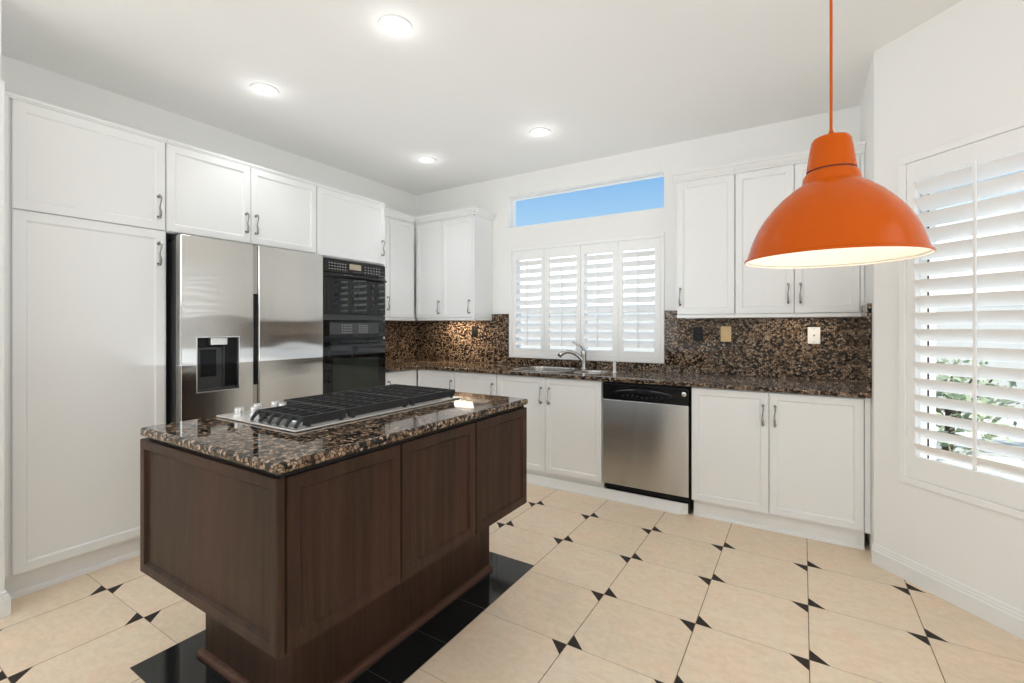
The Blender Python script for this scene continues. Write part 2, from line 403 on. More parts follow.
window_frame('window_1', -2.439, -.986, 1.001, 2.019, .085, (0, YB, 0), 0, (-1.71,))
window_frame('window_2', -2.477, -.965, 2.253, 2.551, .065, (0, YB, 0), 0, f=.010)
window_frame('window_3', win_t[0]+.031, win_t[1]-.031, .521, 2.099, .085, (CX, CY, 0), A45, (win_t[1]-.5,), True, fl=.041)

def shutter(name, label, loc, rz, x0, x1, z0, z1, panels, lz0, lz1, n, lw, tilt, posts=(), group=None, front=-.013, flip=1):
    """panels: (px0, px1, louver x0, louver x1)"""
    r = empty(name, loc, rz, label, 'shutters', group)
    fw = .034; og = .020 if lw < .08 else 0
    m = MB()
    for a_ in ((x0, x1, z0, z0+fw), (x0, x1, z1-fw, z1), (x0, x0+fw, z0+fw, z1-fw), (x1-fw, x1, z0+fw, z1-fw)):
        m.box(a_[0], a_[1], front, -.001, a_[2], a_[3], .004)
    for q in posts: m.box(q-.008, q+.008, front, -.001, z0+fw, z1-fw, .002)
    m.build('shutter_frame', M['shutter'], r)
    for (p0, p1, l0, l1) in panels:
        pt, pb = z1-fw-.002, z0+fw+.002; yf, yb = front+.006, front+.034
        m = MB()
        m.box(p0, l0, yf, yb, pb, pt, .002); m.box(l1, p1, yf, yb, pb, pt, .002)
        m.box(l0-.001, l1+.001, yf, yb, pb, lz0-og, .002); m.box(l0-.001, l1+.001, yf, yb, lz1, pt, .002)
        pn = m.build('shutter_panel', M['shutter'], r)
        sp = (lz1-lz0)/n; yc = (yf+yb)/2
        m = MB(); t_ = .0048
        prof = [(lw/2*math.cos(v), t_*math.sin(v)) for v in [2*PI*k/16 for k in range(16)]]
        for k in range(n):
            zc = lz0+sp*(k+.5); c_, s_ = math.cos(tilt), math.sin(tilt)
            m.extrude_profile([(yc+y*c_-z*s_, zc+y*s_+z*c_) for y, z in prof], l0+.002, l1-.002)
        m.build('louvers', M['shutter'], pn, ang=50)
        xm = (l0+l1)/2; yr = yc-lw/2*math.cos(tilt)-.006
        m = MB(); rw = .0045 if lw < .08 else .006; m.box(xm-rw, xm+rw, yr-.006, yr+.004, lz0+sp*.15, lz1-.01 if lw < .08 else lz1+.012, .002)
        m.build('tilt_rod', M['shutter'], pn)
    return r
shutter('plantation_shutter', 'white four-panel plantation shutters over the sink, below the narrow transom window', (0, YB, 0), 0,
        -2.462, -.958, .973, 2.045,
        [(-2.426, -2.073, -2.384, -2.105), (-2.070, -1.703, -2.019, -1.743), (-1.700, -1.366, -1.663, -1.401), (-1.348, -.994, -1.310, -1.039)],
        1.085, 1.925, 11, .078, math.radians(44), (-1.357,))
shutter('plantation_shutter', 'tall white plantation shutters with wide louvers on the slanted wall beside the orange lamp', (CX, CY, 0), A45,
        win_t[0], win_t[1], .486, 2.130,
        [(win_t[0]+.036, .806, .213, .742), (.810, win_t[1]-.036, .874, 1.370)], .632, 1.998, 17, .089, math.radians(-42))

# ------------------------------------------------------------------ cabinets
def handle_mesh():
    m = MB()
    m.tube([(0, .002, .058), (0, -.018, .064), (.003, -.029, .046), (.001, -.026, .020), (-.002, -.024, -.006), (-.001, -.030, -.034), (0, -.022, -.062), (0, .002, -.058)],
           [.0062, .0052, .0046, .0032, .0042, .0066, .0062, .0066], 10, 5)
    m.cyl((0, .001, .058), (0, -1, 0), .0085, .004, 16); m.cyl((0, .001, -.058), (0, -1, 0), .0085, .004, 16)
    return m
H0 = handle_mesh().build('handle', M['nickel']); H0['label'] = 'brushed nickel wavy pull handle'
handle_used = [False]
def add_handle(door, x, z, yf):
    if not handle_used[0]: h = H0; handle_used[0] = True
    else: h = H0.copy(); COL.objects.link(h)
    h.parent = door; h.location = (x, yf, z)
def add_door(cab, x0, x1, z0, z1, hx=None, hz=None, yf=0, name='door', mat=None, fw=.058):
    m = MB(); m.door(x0, x1, z0, z1, yf, fw=fw); d = m.build(name, mat or M['cabinet'], cab)
    if hx is not None: add_handle(d, hx, hz, yf)
    return d
# cabinet frames: local x to the right as seen, -y towards the room, doors' front at y=0
def cabinet(name, label, cat, loc, rz, group=None): return empty(name, loc, rz, label, cat, group)
XD = -3.11
DL = .598         # depth from door front to wall
GT = 'tall white cabinets on the left wall'
TOP = 2.36
def tall_front(m, x0, x1, z0, z1): m.box(x0, x1, .021, DL, z0, z1, .001)

# pantry, Y .58 - 1.222
c = cabinet('pantry_cabinet', 'full-height white pantry cabinet at far left, beside the refrigerator', 'cabinet', (XD, .565, 0), PI/2, GT)
m = MB(); m.box(0, .667, .021, DL, .112, TOP, .001); m.box(0, .034, .006, .0215, .112, TOP, .001); m.box(.034, .667, .006, .0215, 2.337, TOP, .001); m.box(0, .667, 0, .021, TOP-.014, TOP, .002); m.build('body', M['cabinet'], c)
m = MB(); m.box(.0, .667, .045, .06, 0, .112); m.extrude_profile([(.045, 0), (.028, 0), (.028, .012), (.033, .022), (.045, .026)], 0, .657); m.build('toe_kick', M['trim'], c)
m = MB(); m.box(-.145, -.003, -.12, -.0605, .0, TOP, .002); m.build('end_panel', M['cabinet'], c)
add_door(c, .044, .655, .118, 1.822, .622, 1.69, fw=.062)
add_door(c, .044, .655, 1.828, 2.334, .622, 1.957, fw=.062)

c = cabinet('over_fridge_cabinet', 'white two-door wall cabinet above the stainless refrigerator', 'cabinet', (XD, 1.2335, 0), PI/2, GT)
m = MB(); m.box(0, .971, .021, DL, 1.822, TOP, .001); m.box(0, .971, .006, .0215, 2.337, TOP, .001); m.box(0, .971, 0, .021, TOP-.014, TOP, .002); m.build('body', M['cabinet'], c)
add_door(c, -.007, .475, 1.828, 2.334, .445, 1.957); add_door(c, .479, .968, 1.828, 2.334, .509, 1.957)

c = cabinet('oven_cabinet', 'tall white cabinet tower holding the black microwave and wall oven', 'cabinet', (XD, 2.206, 0), PI/2, GT)
m = MB(); w_ = .676
m.box(0, .040, .001, DL, .112, 1.818, .001); m.box(.668, w_, .001, DL, .112, 1.818, .001)
m.box(0, w_, .021, DL, 1.812, TOP, .001); m.box(.04, .668, .021, DL, .112, .50, .001); m.box(.04, .668, DL-.03, DL, .50, 1.812)
m.box(0, w_, .006, .0215, 2.337, TOP, .001); m.box(0, w_, 0, .021, TOP-.014, TOP, .002)
m.build('body', M['cabinet'], c)
m = MB(); m.box(0, w_, .06, .075, 0, .112); m.build('toe_kick', M['trim'], c)
add_door(c, .003, .671, 1.822, 2.334, .640, 1.957)
add_door(c, .003, .673, .118, .495)

# upper cabinets with crown and light rail
CROWN = [(.0, 2.343), (-.012, 2.343), (-.012, 2.352), (-.020, 2.357), (-.036, 2.375), (-.040, 2.384), (-.050, 2.388), (-.050, 2.402), (.0, 2.402)]
XU, YU = -3.42, 3.59
GU = 'white upper cabinets with crown moulding'
def crown(c, x0, x1): m = MB(); m.extrude_profile(CROWN, x0, x1); return m
c = cabinet('upper_cabinet', 'white upper cabinet on the left wall between oven tower and corner, over the counter', 'cabinet', (XU, 2.885, 0), PI/2, GU)
m = MB(); m.box(0, .70, .021, .288, 1.36, 2.345, .001); m.box(.0, .70, .004, .021, 1.338, 1.362, .002); m.build('body', M['cabinet'], c)
m = MB(); m.extrude_profile(CROWN, 0, .653); m.build('crown_moulding', M['cabinet'], c)
add_door(c, .004, .346, 1.366, 2.338, .313, 1.50); add_door(c, .352, .682, 1.366, 2.338)

c = cabinet('upper_cabinet', 'white two-door upper cabinet left of the sink shutters, in the back corner', 'cabinet', (XU+.001, YU, 0), 0, GU)
wU = -2.662-XU
m = MB(); m.box(.022, wU-.001, .021, .308, 1.36, 2.345, .001); m.box(.022, wU-.001, .004, .021, 1.338, 1.362, .002); m.box(wU-.027, wU-.001, .001, .022, 1.34, 2.345, .001)
m.box(wU-.012, wU-.001, .021, .308, 1.338, 1.362); m.build('body', M['cabinet'], c)
m = MB(); m.extrude_profile(CROWN, .0, wU+.045)
m.extrude_profile([(y, z) for y, z in CROWN], 0, .355, Matrix.Translation((wU-.001, -.048, 0)) @ Matrix.Rotation(PI/2, 4, 'Z')); m.build('crown_moulding', M['cabinet'], c)
add_door(c, .004, .352, 1.366, 2.338, .316, 1.467); add_door(c, .356, wU-.030, 1.366, 2.338, .700, 1.467)

c = cabinet('upper_cabinet', 'white single-door upper cabinet right of the sink shutters', 'cabinet', (-.793, YU-.01, 0), 0, GU)
m = MB(); m.box(0, .392, .021, .318, 1.36, 2.345, .001); m.box(0, .392, .004, .021, 1.338, 1.362, .002); m.build('body', M['cabinet'], c)
m = MB(); m.extrude_profile(CROWN, -.02, .392); m.build('crown_moulding', M['cabinet'], c)
add_door(c, .004, .388, 1.366, 2.338, .026, 1.494)
c = cabinet('upper_cabinet', 'white two-door upper cabinet behind the orange pendant lamp, above the white outlet', 'cabinet', (-.400, YU-.01, 0), 0, GU)
m = MB(); m.box(0, .724, .021, .318, 1.36, 2.345, .001); m.box(0, .724, .004, .021, 1.338, 1.362, .002); m.box(.703, .724, .004, .022, 1.36, 2.345, .001); m.build('body', M['cabinet'], c)
m = MB(); m.extrude_profile(CROWN, .0, .724); m.build('crown_moulding', M['cabinet'], c)
add_door(c, .003, .351, 1.366, 2.338, .319, 1.494); add_door(c, .356, .699, 1.366, 2.338, .388, 1.494)

# base cabinets
YD = 3.284; GB = 'white base cabinets under the long granite counter'
c = cabinet('base_cabinet', 'white base cabinet on the left wall beside the wall oven', 'cabinet', (XD, 2.886, 0), PI/2, GB)
m = MB(); m.box(0, .394, .021, DL, .112, .875, .001); m.build('body', M['cabinet'], c)
m = MB(); m.box(0, .394, .06, .075, 0, .112); m.build('toe_kick', M['trim'], c)
add_door(c, .004, .392, .118, .866, .030, .727)
def base(label, x0, x1, doors):
    c = cabinet('base_cabinet', label, 'cabinet', (x0, YD, 0), 0, GB); w = x1-x0
    m = MB(); m.box(0, w, .021, .612, .112, .875, .001)
    c_body = m
    return c, c_body, w
c, m, w_ = base('white two-door base cabinet in the corner, behind the dark island cooktop', -3.108, -2.203, 0)
m.build('body', M['cabinet'], c); m = MB(); m.box(0, w_, .05, .065, 0, .112); m.build('toe_kick', M['trim'], c)
add_door(c, .004, .446, .118, .866, .416, .727); add_door(c, .450, .901, .118, .866, .866, .727)
c, m, w_ = base('white two-door sink base cabinet left of the dishwasher', -2.201, -1.263, 0)
m.bm.free(); m = MB()                        # open box so that the bowls hang inside it
m.box(0, .018, .021, .612, .112, .875, .001); m.box(w_-.018, w_, .021, .612, .112, .875, .001); m.box(.018, w_-.018, .021, .612, .112, .130); m.box(.018, w_-.018, .594, .612, .13, .875); m.box(.018, w_-.018, .021, .04, .13, .875)
m.build('body', M['cabinet'], c); m = MB(); m.box(0, w_, .05, .065, 0, .112); m.build('toe_kick', M['trim'], c)
add_door(c, .004, .461, .118, .866, .428, .727); add_door(c, .465, .934, .118, .866, .499, .727)
c, m, w_ = base('white two-door base cabinet right of the dishwasher, below the outlet plates', -.634, .325, 0)
m.box(.931, w_-.001, 0, .022, .112, .875, .001); m.build('body', M['cabinet'], c)
m = MB(); m.box(.008, w_-.025, .05, .065, 0, .112); m.extrude_profile([(.05, 0), (.036, 0), (.036, .010), (.041, .019), (.05, .022)], .008, w_-.025); m.build('toe_kick', M['trim'], c)
add_door(c, .003, .455, .118, .866, .425, .727); add_door(c, .460, .927, .118, .866, .490, .727)
m = MB(); m.extrude_profile([(0, 0), (.042, 0), (.042, .068), (.030, .072), (.022, .068), (.006, .018), (0, .012)], 0, 2.40)
b_ = m.build('kick_board', M['trim'], None, (-3.095, YD+.002, 0))
for v in b_.data.vertices:
    if v.co.x > 2 : v.co.x += (.04-v.co.y)*-1.2+.03
tag(b_, 'loose white kick board on the tile floor under the sink cabinet and dishwasher', 'kick board')

def buttons(spots, w, h, yf, mat, parent):
    m = MB(); m.box(0, w, yf, yf+.0025, 0, h); b = m.build('button', mat, parent)
    for i, (x, z) in enumerate(spots):
        q = b if i == 0 else b.copy()
        if i: COL.objects.link(q); q.parent = parent
        q.location = (x, 0, z)
# dishwasher
d = empty('dishwasher', (-1.257, YD, 0), 0, 'stainless steel dishwasher with black control panel under the counter', 'dishwasher')
m = MB(); m.box(.004, .616, .032, .60, .085, .872, .002); m.build('body', M['blackplastic'], d)
m = MB(); m.box(.006, .609, -.012, .031, .128, .744, .004, 3); m.build('door_panel', M['steel2'], d)
m = MB()
m.box(.005, .610, -.014, .031, .746, .862, .005, 3)
b2 = bmesh.new(); bmesh.ops.create_uvsphere(b2, u_segments=32, v_segments=12, radius=1)
m.merge(b2, Matrix.Translation((.30, -.0135, .796)) @ Matrix.Diagonal((.21, .004, .036, 1)))
cp = m.build('control_panel', M['black'], d)
m = MB(); b2 = bmesh.new(); bmesh.ops.create_uvsphere(b2, u_segments=32, v_segments=12, radius=1)
m.merge(b2, Matrix.Translation((.30, -.0155, .815)) @ Matrix.Diagonal((.075, .003, .016, 1))); m.build('latch_recess', M['blackplastic'], cp)
buttons([(.155+k*.034, .778+.006*math.sin(k)) for k in range(9)], .012, .005, -.0188, M['greyplastic'], cp)
m = MB(); m.lathe([(0, .004), (.012, .004), (.015, .002), (.0155, 0)], 32, Matrix.Translation((.580, -.014, .820)) @ Matrix.Rotation(PI/2, 4, 'X')); bd = m.build('badge', M['steel_plain'], cp); bd['label'] = 'round silver badge'
m = MB(); m.tube([(.574, -.0185, .825), (.578, -.0187, .827), (.579, -.0187, .820), (.575, -.0187, .815), (.582, -.0187, .820), (.586, -.0187, .824), (.583, -.0187, .817), (.587, -.0185, .814)], .0011, 6, 3); m.build('emblem', M['greyplastic'], bd)
m = MB(); m.box(.012, .606, .05, .062, .0, .122); m.build('toe_panel', M['black'], d)

# ------------------------------------------------------------------ counters, splashes, sink
def rrect(x0, x1, y0, y1, r, n=8):
    pts = []
    for cx, cy, a0 in ((x1-r, y1-r, 0), (x0+r, y1-r, PI/2), (x0+r, y0+r, PI), (x1-r, y0+r, 1.5*PI)):
        for k in range(n+1): pts.append((cx+r*math.cos(a0+PI/2*k/n), cy+r*math.sin(a0+PI/2*k/n)))
    return pts
def slab(name, outlines, z0, z1, bev, mat):
    cu = bpy.data.curves.new('tmp', 'CURVE'); cu.dimensions = '2D'; cu.fill_mode = 'BOTH'; cu.extrude = (z1-z0)/2-bev; cu.bevel_depth = bev; cu.bevel_resolution = 3; cu.offset = -bev
    for pts in outlines:
        sp = cu.splines.new('POLY'); sp.points.add(len(pts)-1); sp.use_cyclic_u = True
        for p, (x, y) in zip(sp.points, pts): p.co = (x, y, 0, 1)
    o = bpy.data.objects.new('tmp', cu); COL.objects.link(o)
    dg = bpy.context.evaluated_depsgraph_get(); dg.update()
    me = bpy.data.meshes.new_from_object(o.evaluated_get(dg)); bpy.data.objects.remove(o)
    me.name = name; me.materials.clear(); me.materials.append(mat)
    for v in me.vertices: v.co.z += (z0+z1)/2
    me.polygons.foreach_set('use_smooth', [True]*len(me.polygons)); me.set_sharp_from_angle(angle=math.radians(35))
    r = bpy.data.objects.new(name, me); COL.objects.link(r); return r
BL = (-2.125, -1.655, 3.372, 3.80); BR = (-1.555, -1.345, 3.40, 3.68)
ct = slab('countertop', [[(-3.706, 2.888), (-3.076, 2.888), (-3.076, 3.252), (.323, 3.252), (.323, 3.896), (-3.706, 3.896)], rrect(*BL, .10), rrect(*BR, .07)], .876, .906, .007, M['granite'])
tag(ct, 'long L-shaped brown speckled granite counter along the back wall holding the sink', 'countertop')
sk = empty('kitchen_sink', (-1.72, 3.59, .875), 0, 'double-bowl stainless sink set into the granite under the shutters', 'sink')
for (x0, x1, y0, y1), r, dp in ((BL, .10, .20), (BR, .07, .16)):
    b = bmesh.new()
    lo = [rrect(x0-.014, x1+.014, y0-.014, y1+.014, r+.014), rrect(x0-.012, x1+.012, y0-.012, y1+.012, r+.012), rrect(x0+.008, x1-.008, y0+.008, y1-.008, r), rrect(x0+.012, x1-.012, y0+.012, y1-.012, r), rrect(x0+.018, x1-.018, y0+.018, y1-.018, r), rrect(x0+.05, x1-.05, y0+.05, y1-.05, max(r-.03, .03))]
    zz = [.0325, .0345, .0345, .025, -dp+.03, -dp]
    rings = [[b.verts.new((x+1.72, y-3.59, z)) for x, y in q] for q, z in zip(lo, zz)]
    for A_, B_ in zip(rings, rings[1:]):
        for k in range(len(A_)): j = (k+1) % len(A_); b.faces.new((A_[k], A_[j], B_[j], B_[k]))
    b.faces.new(rings[-1]); bmesh.ops.recalc_face_normals(b, faces=b.faces[:])
    m = MB(); m.merge(b); bo = m.build('bowl', M['sinksteel'], sk)
    sm = bo.modifiers.new('thickness', 'SOLIDIFY'); sm.thickness = .0012
    m = MB(); m.lathe([(0, .001), (.02, .001), (.03, .004), (.042, .003), (.045, 0)], 24, Matrix.Translation(((x0+x1)/2+1.72, (y0+y1)/2-3.59, -dp+.002))); m.build('drain', M['chrome'], bo)

f = empty('faucet', (-1.604, 3.745, .906), 0, 'brushed steel single-lever kitchen faucet behind the sink', 'faucet')
m = MB(); m.lathe([(0, 0), (.030, 0), (.030, .006), (.026, .010), (.024, .05), (.0235, .11), (.026, .118), (.026, .15), (.022, .165), (.012, .172), (0, .173)], 28); m.build('faucet_body', M['chrome'], f)
m = MB(); m.tube([(-.004, -.006, .07), (-.036, -.022, .112), (-.075, -.045, .142), (-.118, -.068, .152), (-.155, -.088, .142), (-.178, -.102, .122)], [.017, .018, .017, .016, .018, .020], 14, 6); m.build('spout', M['chrome'], f)
m = MB(); m.cyl((-.176, -.101, .124), (-.6, -.35, -.75), .021, .018, 18, .017); m.build('spray_head', M['greyplastic'], f)
m = MB(); m.tube([(0, 0, .165), (-.015, -.012, .195), (-.045, -.03, .213), (-.085, -.055, .238)], [.013, .009, .007, .0065], 12, 5); m.build('lever', M['chrome'], f)
sd = empty('air_gap_cap', (-1.288, 3.63, .906), 0, 'small white air gap cap on the counter right of the faucet', 'air gap')
m = MB(); m.lathe([(0, 0), (.018, 0), (.018, .004), (.012, .007), (.0115, .05), (.0125, .055), (.0125, .078), (.010, .085), (0, .086)], 24); m.build('cap', M['whiteplastic'], sd)

# backsplash slabs
def backsplash(label, boxes):
    m = MB()
    for b_ in boxes: m.box(*b_, .0015)
    return tag(m.build('backsplash', M['granite'], smooth=False), label, 'backsplash', 'granite backsplash slabs')
backsplash('brown granite backsplash of the back wall, running left, under and right of the shutters', [(-3.686, -2.4645, 3.88, 3.899, .907, 1.337), (-2.66, -2.4645, 3.88, 3.899, 1.337, 1.40), (-2.4645, -.9555, 3.88, 3.899, .907, .972), (-.9555, .305, 3.88, 3.899, .907, 1.337), (-.9555, -.795, 3.88, 3.899, 1.337, 1.405)])
backsplash('brown granite backsplash slab on the left wall beside the wall oven', [(-3.709, -3.687, 2.888, 3.899, .907, 1.337)])
backsplash('narrow brown granite side splash at the right end of the counter', [(.3055, .3255, 3.256, 3.899, .907, 1.337), (.3055, .3255, 3.256, 3.574, 1.337, 1.405)])

# outlet and jack plates on the back splash
def plate(label, x, z, w, h, mat, kind):
    r = empty('wall_plate', (x, 3.8795, z), 0, label, 'wall plate', 'plates on the granite backsplash')
    m = MB(); m.box(-w/2, w/2, -.006, 0, -h/2, h/2, .002); m.build('plate', mat, r)
    if kind == 'outlet':
        for s_ in (-1, 1):
            m = MB(); m.cyl((0, -.005, s_*.022), (0, -1, 0), .015, .004, 24, None, .001); o = m.build('receptacle', M['blackplastic'], r)
            m = MB(); m.box(-.007, -.005, -.0098, -.0085, s_*.022-.004, s_*.022+.004); m.box(.005, .007, -.0098, -.0085, s_*.022-.004, s_*.022+.004); m.build('slot', M['greyplastic'], o)
    else:
        m = MB(); m.cyl((0, -.006, 0), (0, -1, 0), .0065, .004, 20); m.cyl((0, -.010, 0), (0, -1, 0), .004, .005, 16); m.build('jack', M['nickel'], r)
        for s_ in (-1, 1):
            m = MB(); m.cyl((0, -.0055, s_*.045), (0, -1, 0), .003, .0012, 12); m.build('screw', M['nickel'], r)
plate('black outlet plate on the granite between the shutters and the tan plate', -.698, 1.217, .072, .112, M['blackoutlet'], 'outlet')
plate('tan jack plate on the granite backsplash above the dishwasher side', -.496, 1.219, .074, .116, M['tan'], 'jack')
plate('white jack plate on the granite backsplash at the right', .067, 1.214, .074, .116, M['whiteplastic'], 'jack')
plate('black outlet plate on the granite left of the sink shutters', -2.870, 1.220, .075, .108, M['blackoutlet'], 'outlet')

# ------------------------------------------------------------------ refrigerator
r = empty('refrigerator', (-3.01, 1.254, 0), PI/2, 'stainless steel side-by-side refrigerator with water dispenser', 'refrigerator')
m = MB(); m.box(.004, .932, .068, .66, .02, 1.775, .004); m.build('body', M['greyplastic'], r)
m = MB(); m.box(.01, .925, .06, .08, .0, .09, .003); m.build('base_grille', M['black'], r)
def fridge_door(x0, x1, cut=None):
    m = MB()
    if cut is None: m.box(x0, x1, 0, .062, .095, 1.808, .007, 3)
    else:
        a0, a1, z0, z1 = cut
        b = bmesh.new(); bmesh.ops.create_cube(b, size=1)
        bmesh.ops.transform(b, matrix=Matrix.Translation(((x0+x1)/2, .031, .9515)) @ Matrix.Diagonal((x1-x0, .062, 1.713, 1)), verts=b.verts)
        bmesh.ops.bevel(b, geom=b.edges[:], offset=.007, segments=3, affect='EDGES')
        for co, no in (((a0, 0, 0), (1, 0, 0)), ((a1, 0, 0), (1, 0, 0)), ((0, 0, z0), (0, 0, 1)), ((0, 0, z1), (0, 0, 1))):
            bmesh.ops.bisect_plane(b, geom=b.verts[:]+b.edges[:]+b.faces[:], plane_co=co, plane_no=no)
        fs = [f_ for f_ in b.faces if f_.normal.y < -.9 and a0 < f_.calc_center_median().x < a1 and z0 < f_.calc_center_median().z < z1]
        bmesh.ops.inset_region(b, faces=fs, thickness=.0001, depth=-.052)
        m.merge(b)
    return m.build('door', M['steel'], r)
dL = fridge_door(.001, .418, (.086, .326, .888, 1.211)); dR = fridge_door(.452, .934)
# vertical grip channel between the doors
m = MB(); m.box(.419, .451, .012, .062, .10, 1.80, .003); m.build('grip_channel', M['sinksteel'], r)
for q, dd in ((.4345, dL),):
    m = MB(); m.box(.424, .449, .004, .0125, .90, 1.49, .004); m.build('handle_pocket', M['blackplastic'], dd)
m = MB(); m.box(.008, .05, .066, .14, 1.776, 1.818, .008, 3); m.build('hinge_cover', M['greyplastic'], r)
m = MB(); m.box(.885, .927, .066, .14, 1.776, 1.818, .008, 3); m.build('hinge_cover', M['greyplastic'], r)
ds = empty('water_dispenser', (0, 0, 0)); ds.parent = r
m = MB(); m.box(.0865, .3255, .047, .0505, .8885, 1.2105); m.build('recess_panel', M['blackplastic'], ds)
m = MB()
for a_ in ((.083, .329, .884, .889), (.083, .329, 1.210, 1.215), (.083, .088, .889, 1.210), (.324, .329, .889, 1.210)): m.box(a_[0], a_[1], -.003, .02, a_[2], a_[3], .001)
m.build('bezel', M['steel_plain'], ds)
m = MB(); m.box(.09, .245, .030, .0465, .900, 1.150, .003); m.box(.09, .322, .004, .0465, .890, .904, .003); m.box(.240, .247, .012, .0465, .904, 1.155, .002); m.build('drip_panel', M['greyplastic'], ds)
m = MB(); m.box(.118, .205, .024, .0296, .975, 1.138, .004); m.build('paddle', M['blackplastic'], ds)
m = MB(); m.box(.165, .262, .006, .046, 1.165, 1.208, .006, 3); m.build('spout_block', M['steel_plain'], ds)

# ------------------------------------------------------------------ microwave and wall oven
GO = 'black built-in ovens'
o = empty('microwave_oven', (XD, 2.248, 0), PI/2, 'black built-in microwave with bowed handle at top of the oven tower', 'microwave', GO)
W_ = .625
m = MB(); m.box(.002, W_-.002, .012, .50, 1.325, 1.806, .002); m.build('body', M['black'], o)
m = MB(); m.box(0, W_, -.014, .012, 1.700, 1.803, .004); cp = m.build('control_panel', M['blackglass'], o)
m = MB(); m.box(.245, .36, -.0155, -.013, 1.735, 1.780); m.build('display', M['display'], cp)
buttons([(.05+.025*k, 1.767-.022*j) for k in range(7) for j in range(3)]+[(.40+.030*k, 1.765-.022*j) for k in range(6) for j in range(3)], .012, .006, -.0155, M['marks'], cp)
m = MB(); m.box(0, W_, -.016, .012, 1.374, 1.697, .005); dr = m.build('door', M['blackglass'], o)
m = MB(); m.box(.03, W_-.03, -.0185, -.015, 1.395, 1.640, .001); m.build('window', M['blackglass'], dr)
m = MB(); m.tube([(.0, -.018, 1.668), (.06, -.034, 1.668), (.17, -.045, 1.674), (.3125, -.048, 1.676), (.455, -.045, 1.674), (.565, -.034, 1.668), (.625, -.018, 1.668)], [.011, .013, .015, .016, .015, .013, .011], 12, 6, .8); m.build('handle', M['black'], dr)
m = MB(); m.box(0, W_, -.012, .012, 1.327, 1.371, .003)
for k in range(3): m.box(.02, W_-.02, -.014, -.011, 1.335+k*.012, 1.340+k*.012)
m.build('vent_grille', M['greyplastic'], o)
o = empty('wall_oven', (XD, 2.248, 0), PI/2, 'black wall oven with dark glass door below the microwave', 'oven', GO)
m = MB(); m.box(.002, W_-.002, .012, .52, .515, 1.322, .002); m.build('body', M['black'], o)
m = MB(); m.box(0, W_, -.013, .012, 1.188, 1.320, .004); m.box(0, W_, -.018, .0, 1.188, 1.200, .003); cp = m.build('control_panel', M['blackglass'], o)
m = MB(); m.box(.06, .55, -.0145, -.012, 1.215, 1.305, .001); m.build('touch_pad', M['greyplastic'], cp)
buttons([(.17+.022*k, 1.284-.02*j) for k in range(5) for j in range(4)]+[(.34+.02*k, 1.282-.018*j) for k in range(5) for j in range(4)], .009, .006, -.0158, M['marks'], cp)
m = MB(); m.box(0, W_, -.018, .012, .53, 1.168, .006); dr = m.build('door', M['blackglass'], o)
m = MB(); m.box(.085, W_-.085, -.0205, -.017, .64, 1.02, .001); m.build('window', M['ovenglass'], dr)
m = MB(); m.tube([(.03, -.016, 1.128), (.04, -.055, 1.128), (.10, -.064, 1.128), (.525, -.064, 1.128), (.585, -.055, 1.128), (.595, -.016, 1.128)], .012, 12, 6); m.build('handle', M['black'], dr)

# ------------------------------------------------------------------ kitchen island
IX0, IX1, IY0, IY1 = -2.032, -1.174, .718, 2.026
isl = empty('kitchen_island', ((IX0+IX1)/2, (IY0+IY1)/2, 0), 0, 'dark walnut kitchen island on a narrower plinth in the middle of the room', 'kitchen island')
ox, oy = isl.location.x, isl.location.y
def L(x0, x1, y0, y1): return (x0-ox, x1-ox, y0-oy, y1-oy)
m = MB(); m.box(*L(IX0+.001, IX1-.021, IY0+.021, IY1), .395, .872, .001); m.box(*L(IX1-.024, IX1-.006, IY0+.001, IY0+.022), .394, .872, .001); m.build('body', M['walnut'], isl)
m = MB(); m.box(*L(IX0+.045, IX1-.012, IY0+.012, IY1-.012), .8722, .8845); m.build('gap_shade_strip', M['gap'], isl)  # dark strip painting the shade between island box and granite
m = MB(); m.door(IX0-ox, IX1-.010-ox, .393, .871, IY0-oy, .02, .046, .011, .002); m.build('end_panel', M['walnut'], isl)
ys_ = [IY0+.022, 1.162, 1.596, IY1]
for a_, b_ in zip(ys_, ys_[1:]):
    m = MB(); w_ = b_-a_-.004
    m.door(0, w_, .393, .871, 0, .02, .054, .009, .002)
    dd = m.build('door', M['walnut'], isl, (IX1-ox, a_+.002-oy, 0), PI/2)
m = MB(); m.box(*L(-1.965, -1.40, .905, 2.02), 0, .396, .001); m.build('plinth', M['walnut'], isl)
m = MB()
Q = [(0, 0), (-.020, 0), (-.020, .009), (-.016, .018), (-.008, .024), (0, .026)]
m.extrude_profile(Q, -1.987-ox, -1.378-ox, Matrix.Translation((0, .905-oy, 0)))
m.extrude_profile(Q, .883-oy, 2.02-oy, Matrix.Translation((-1.40-ox, 0, 0)) @ Matrix.Rotation(PI/2, 4, 'Z'))
m.build('shoe_moulding', M['shoe'], isl, (0, 0, .001))
m = MB(); m.box(-2.010, -1.166, .708, 2.028, .885, .917, .011, 4)
tag(m.build('island_countertop', M['granite']), 'polished brown granite slab on top of the dark island', 'countertop')

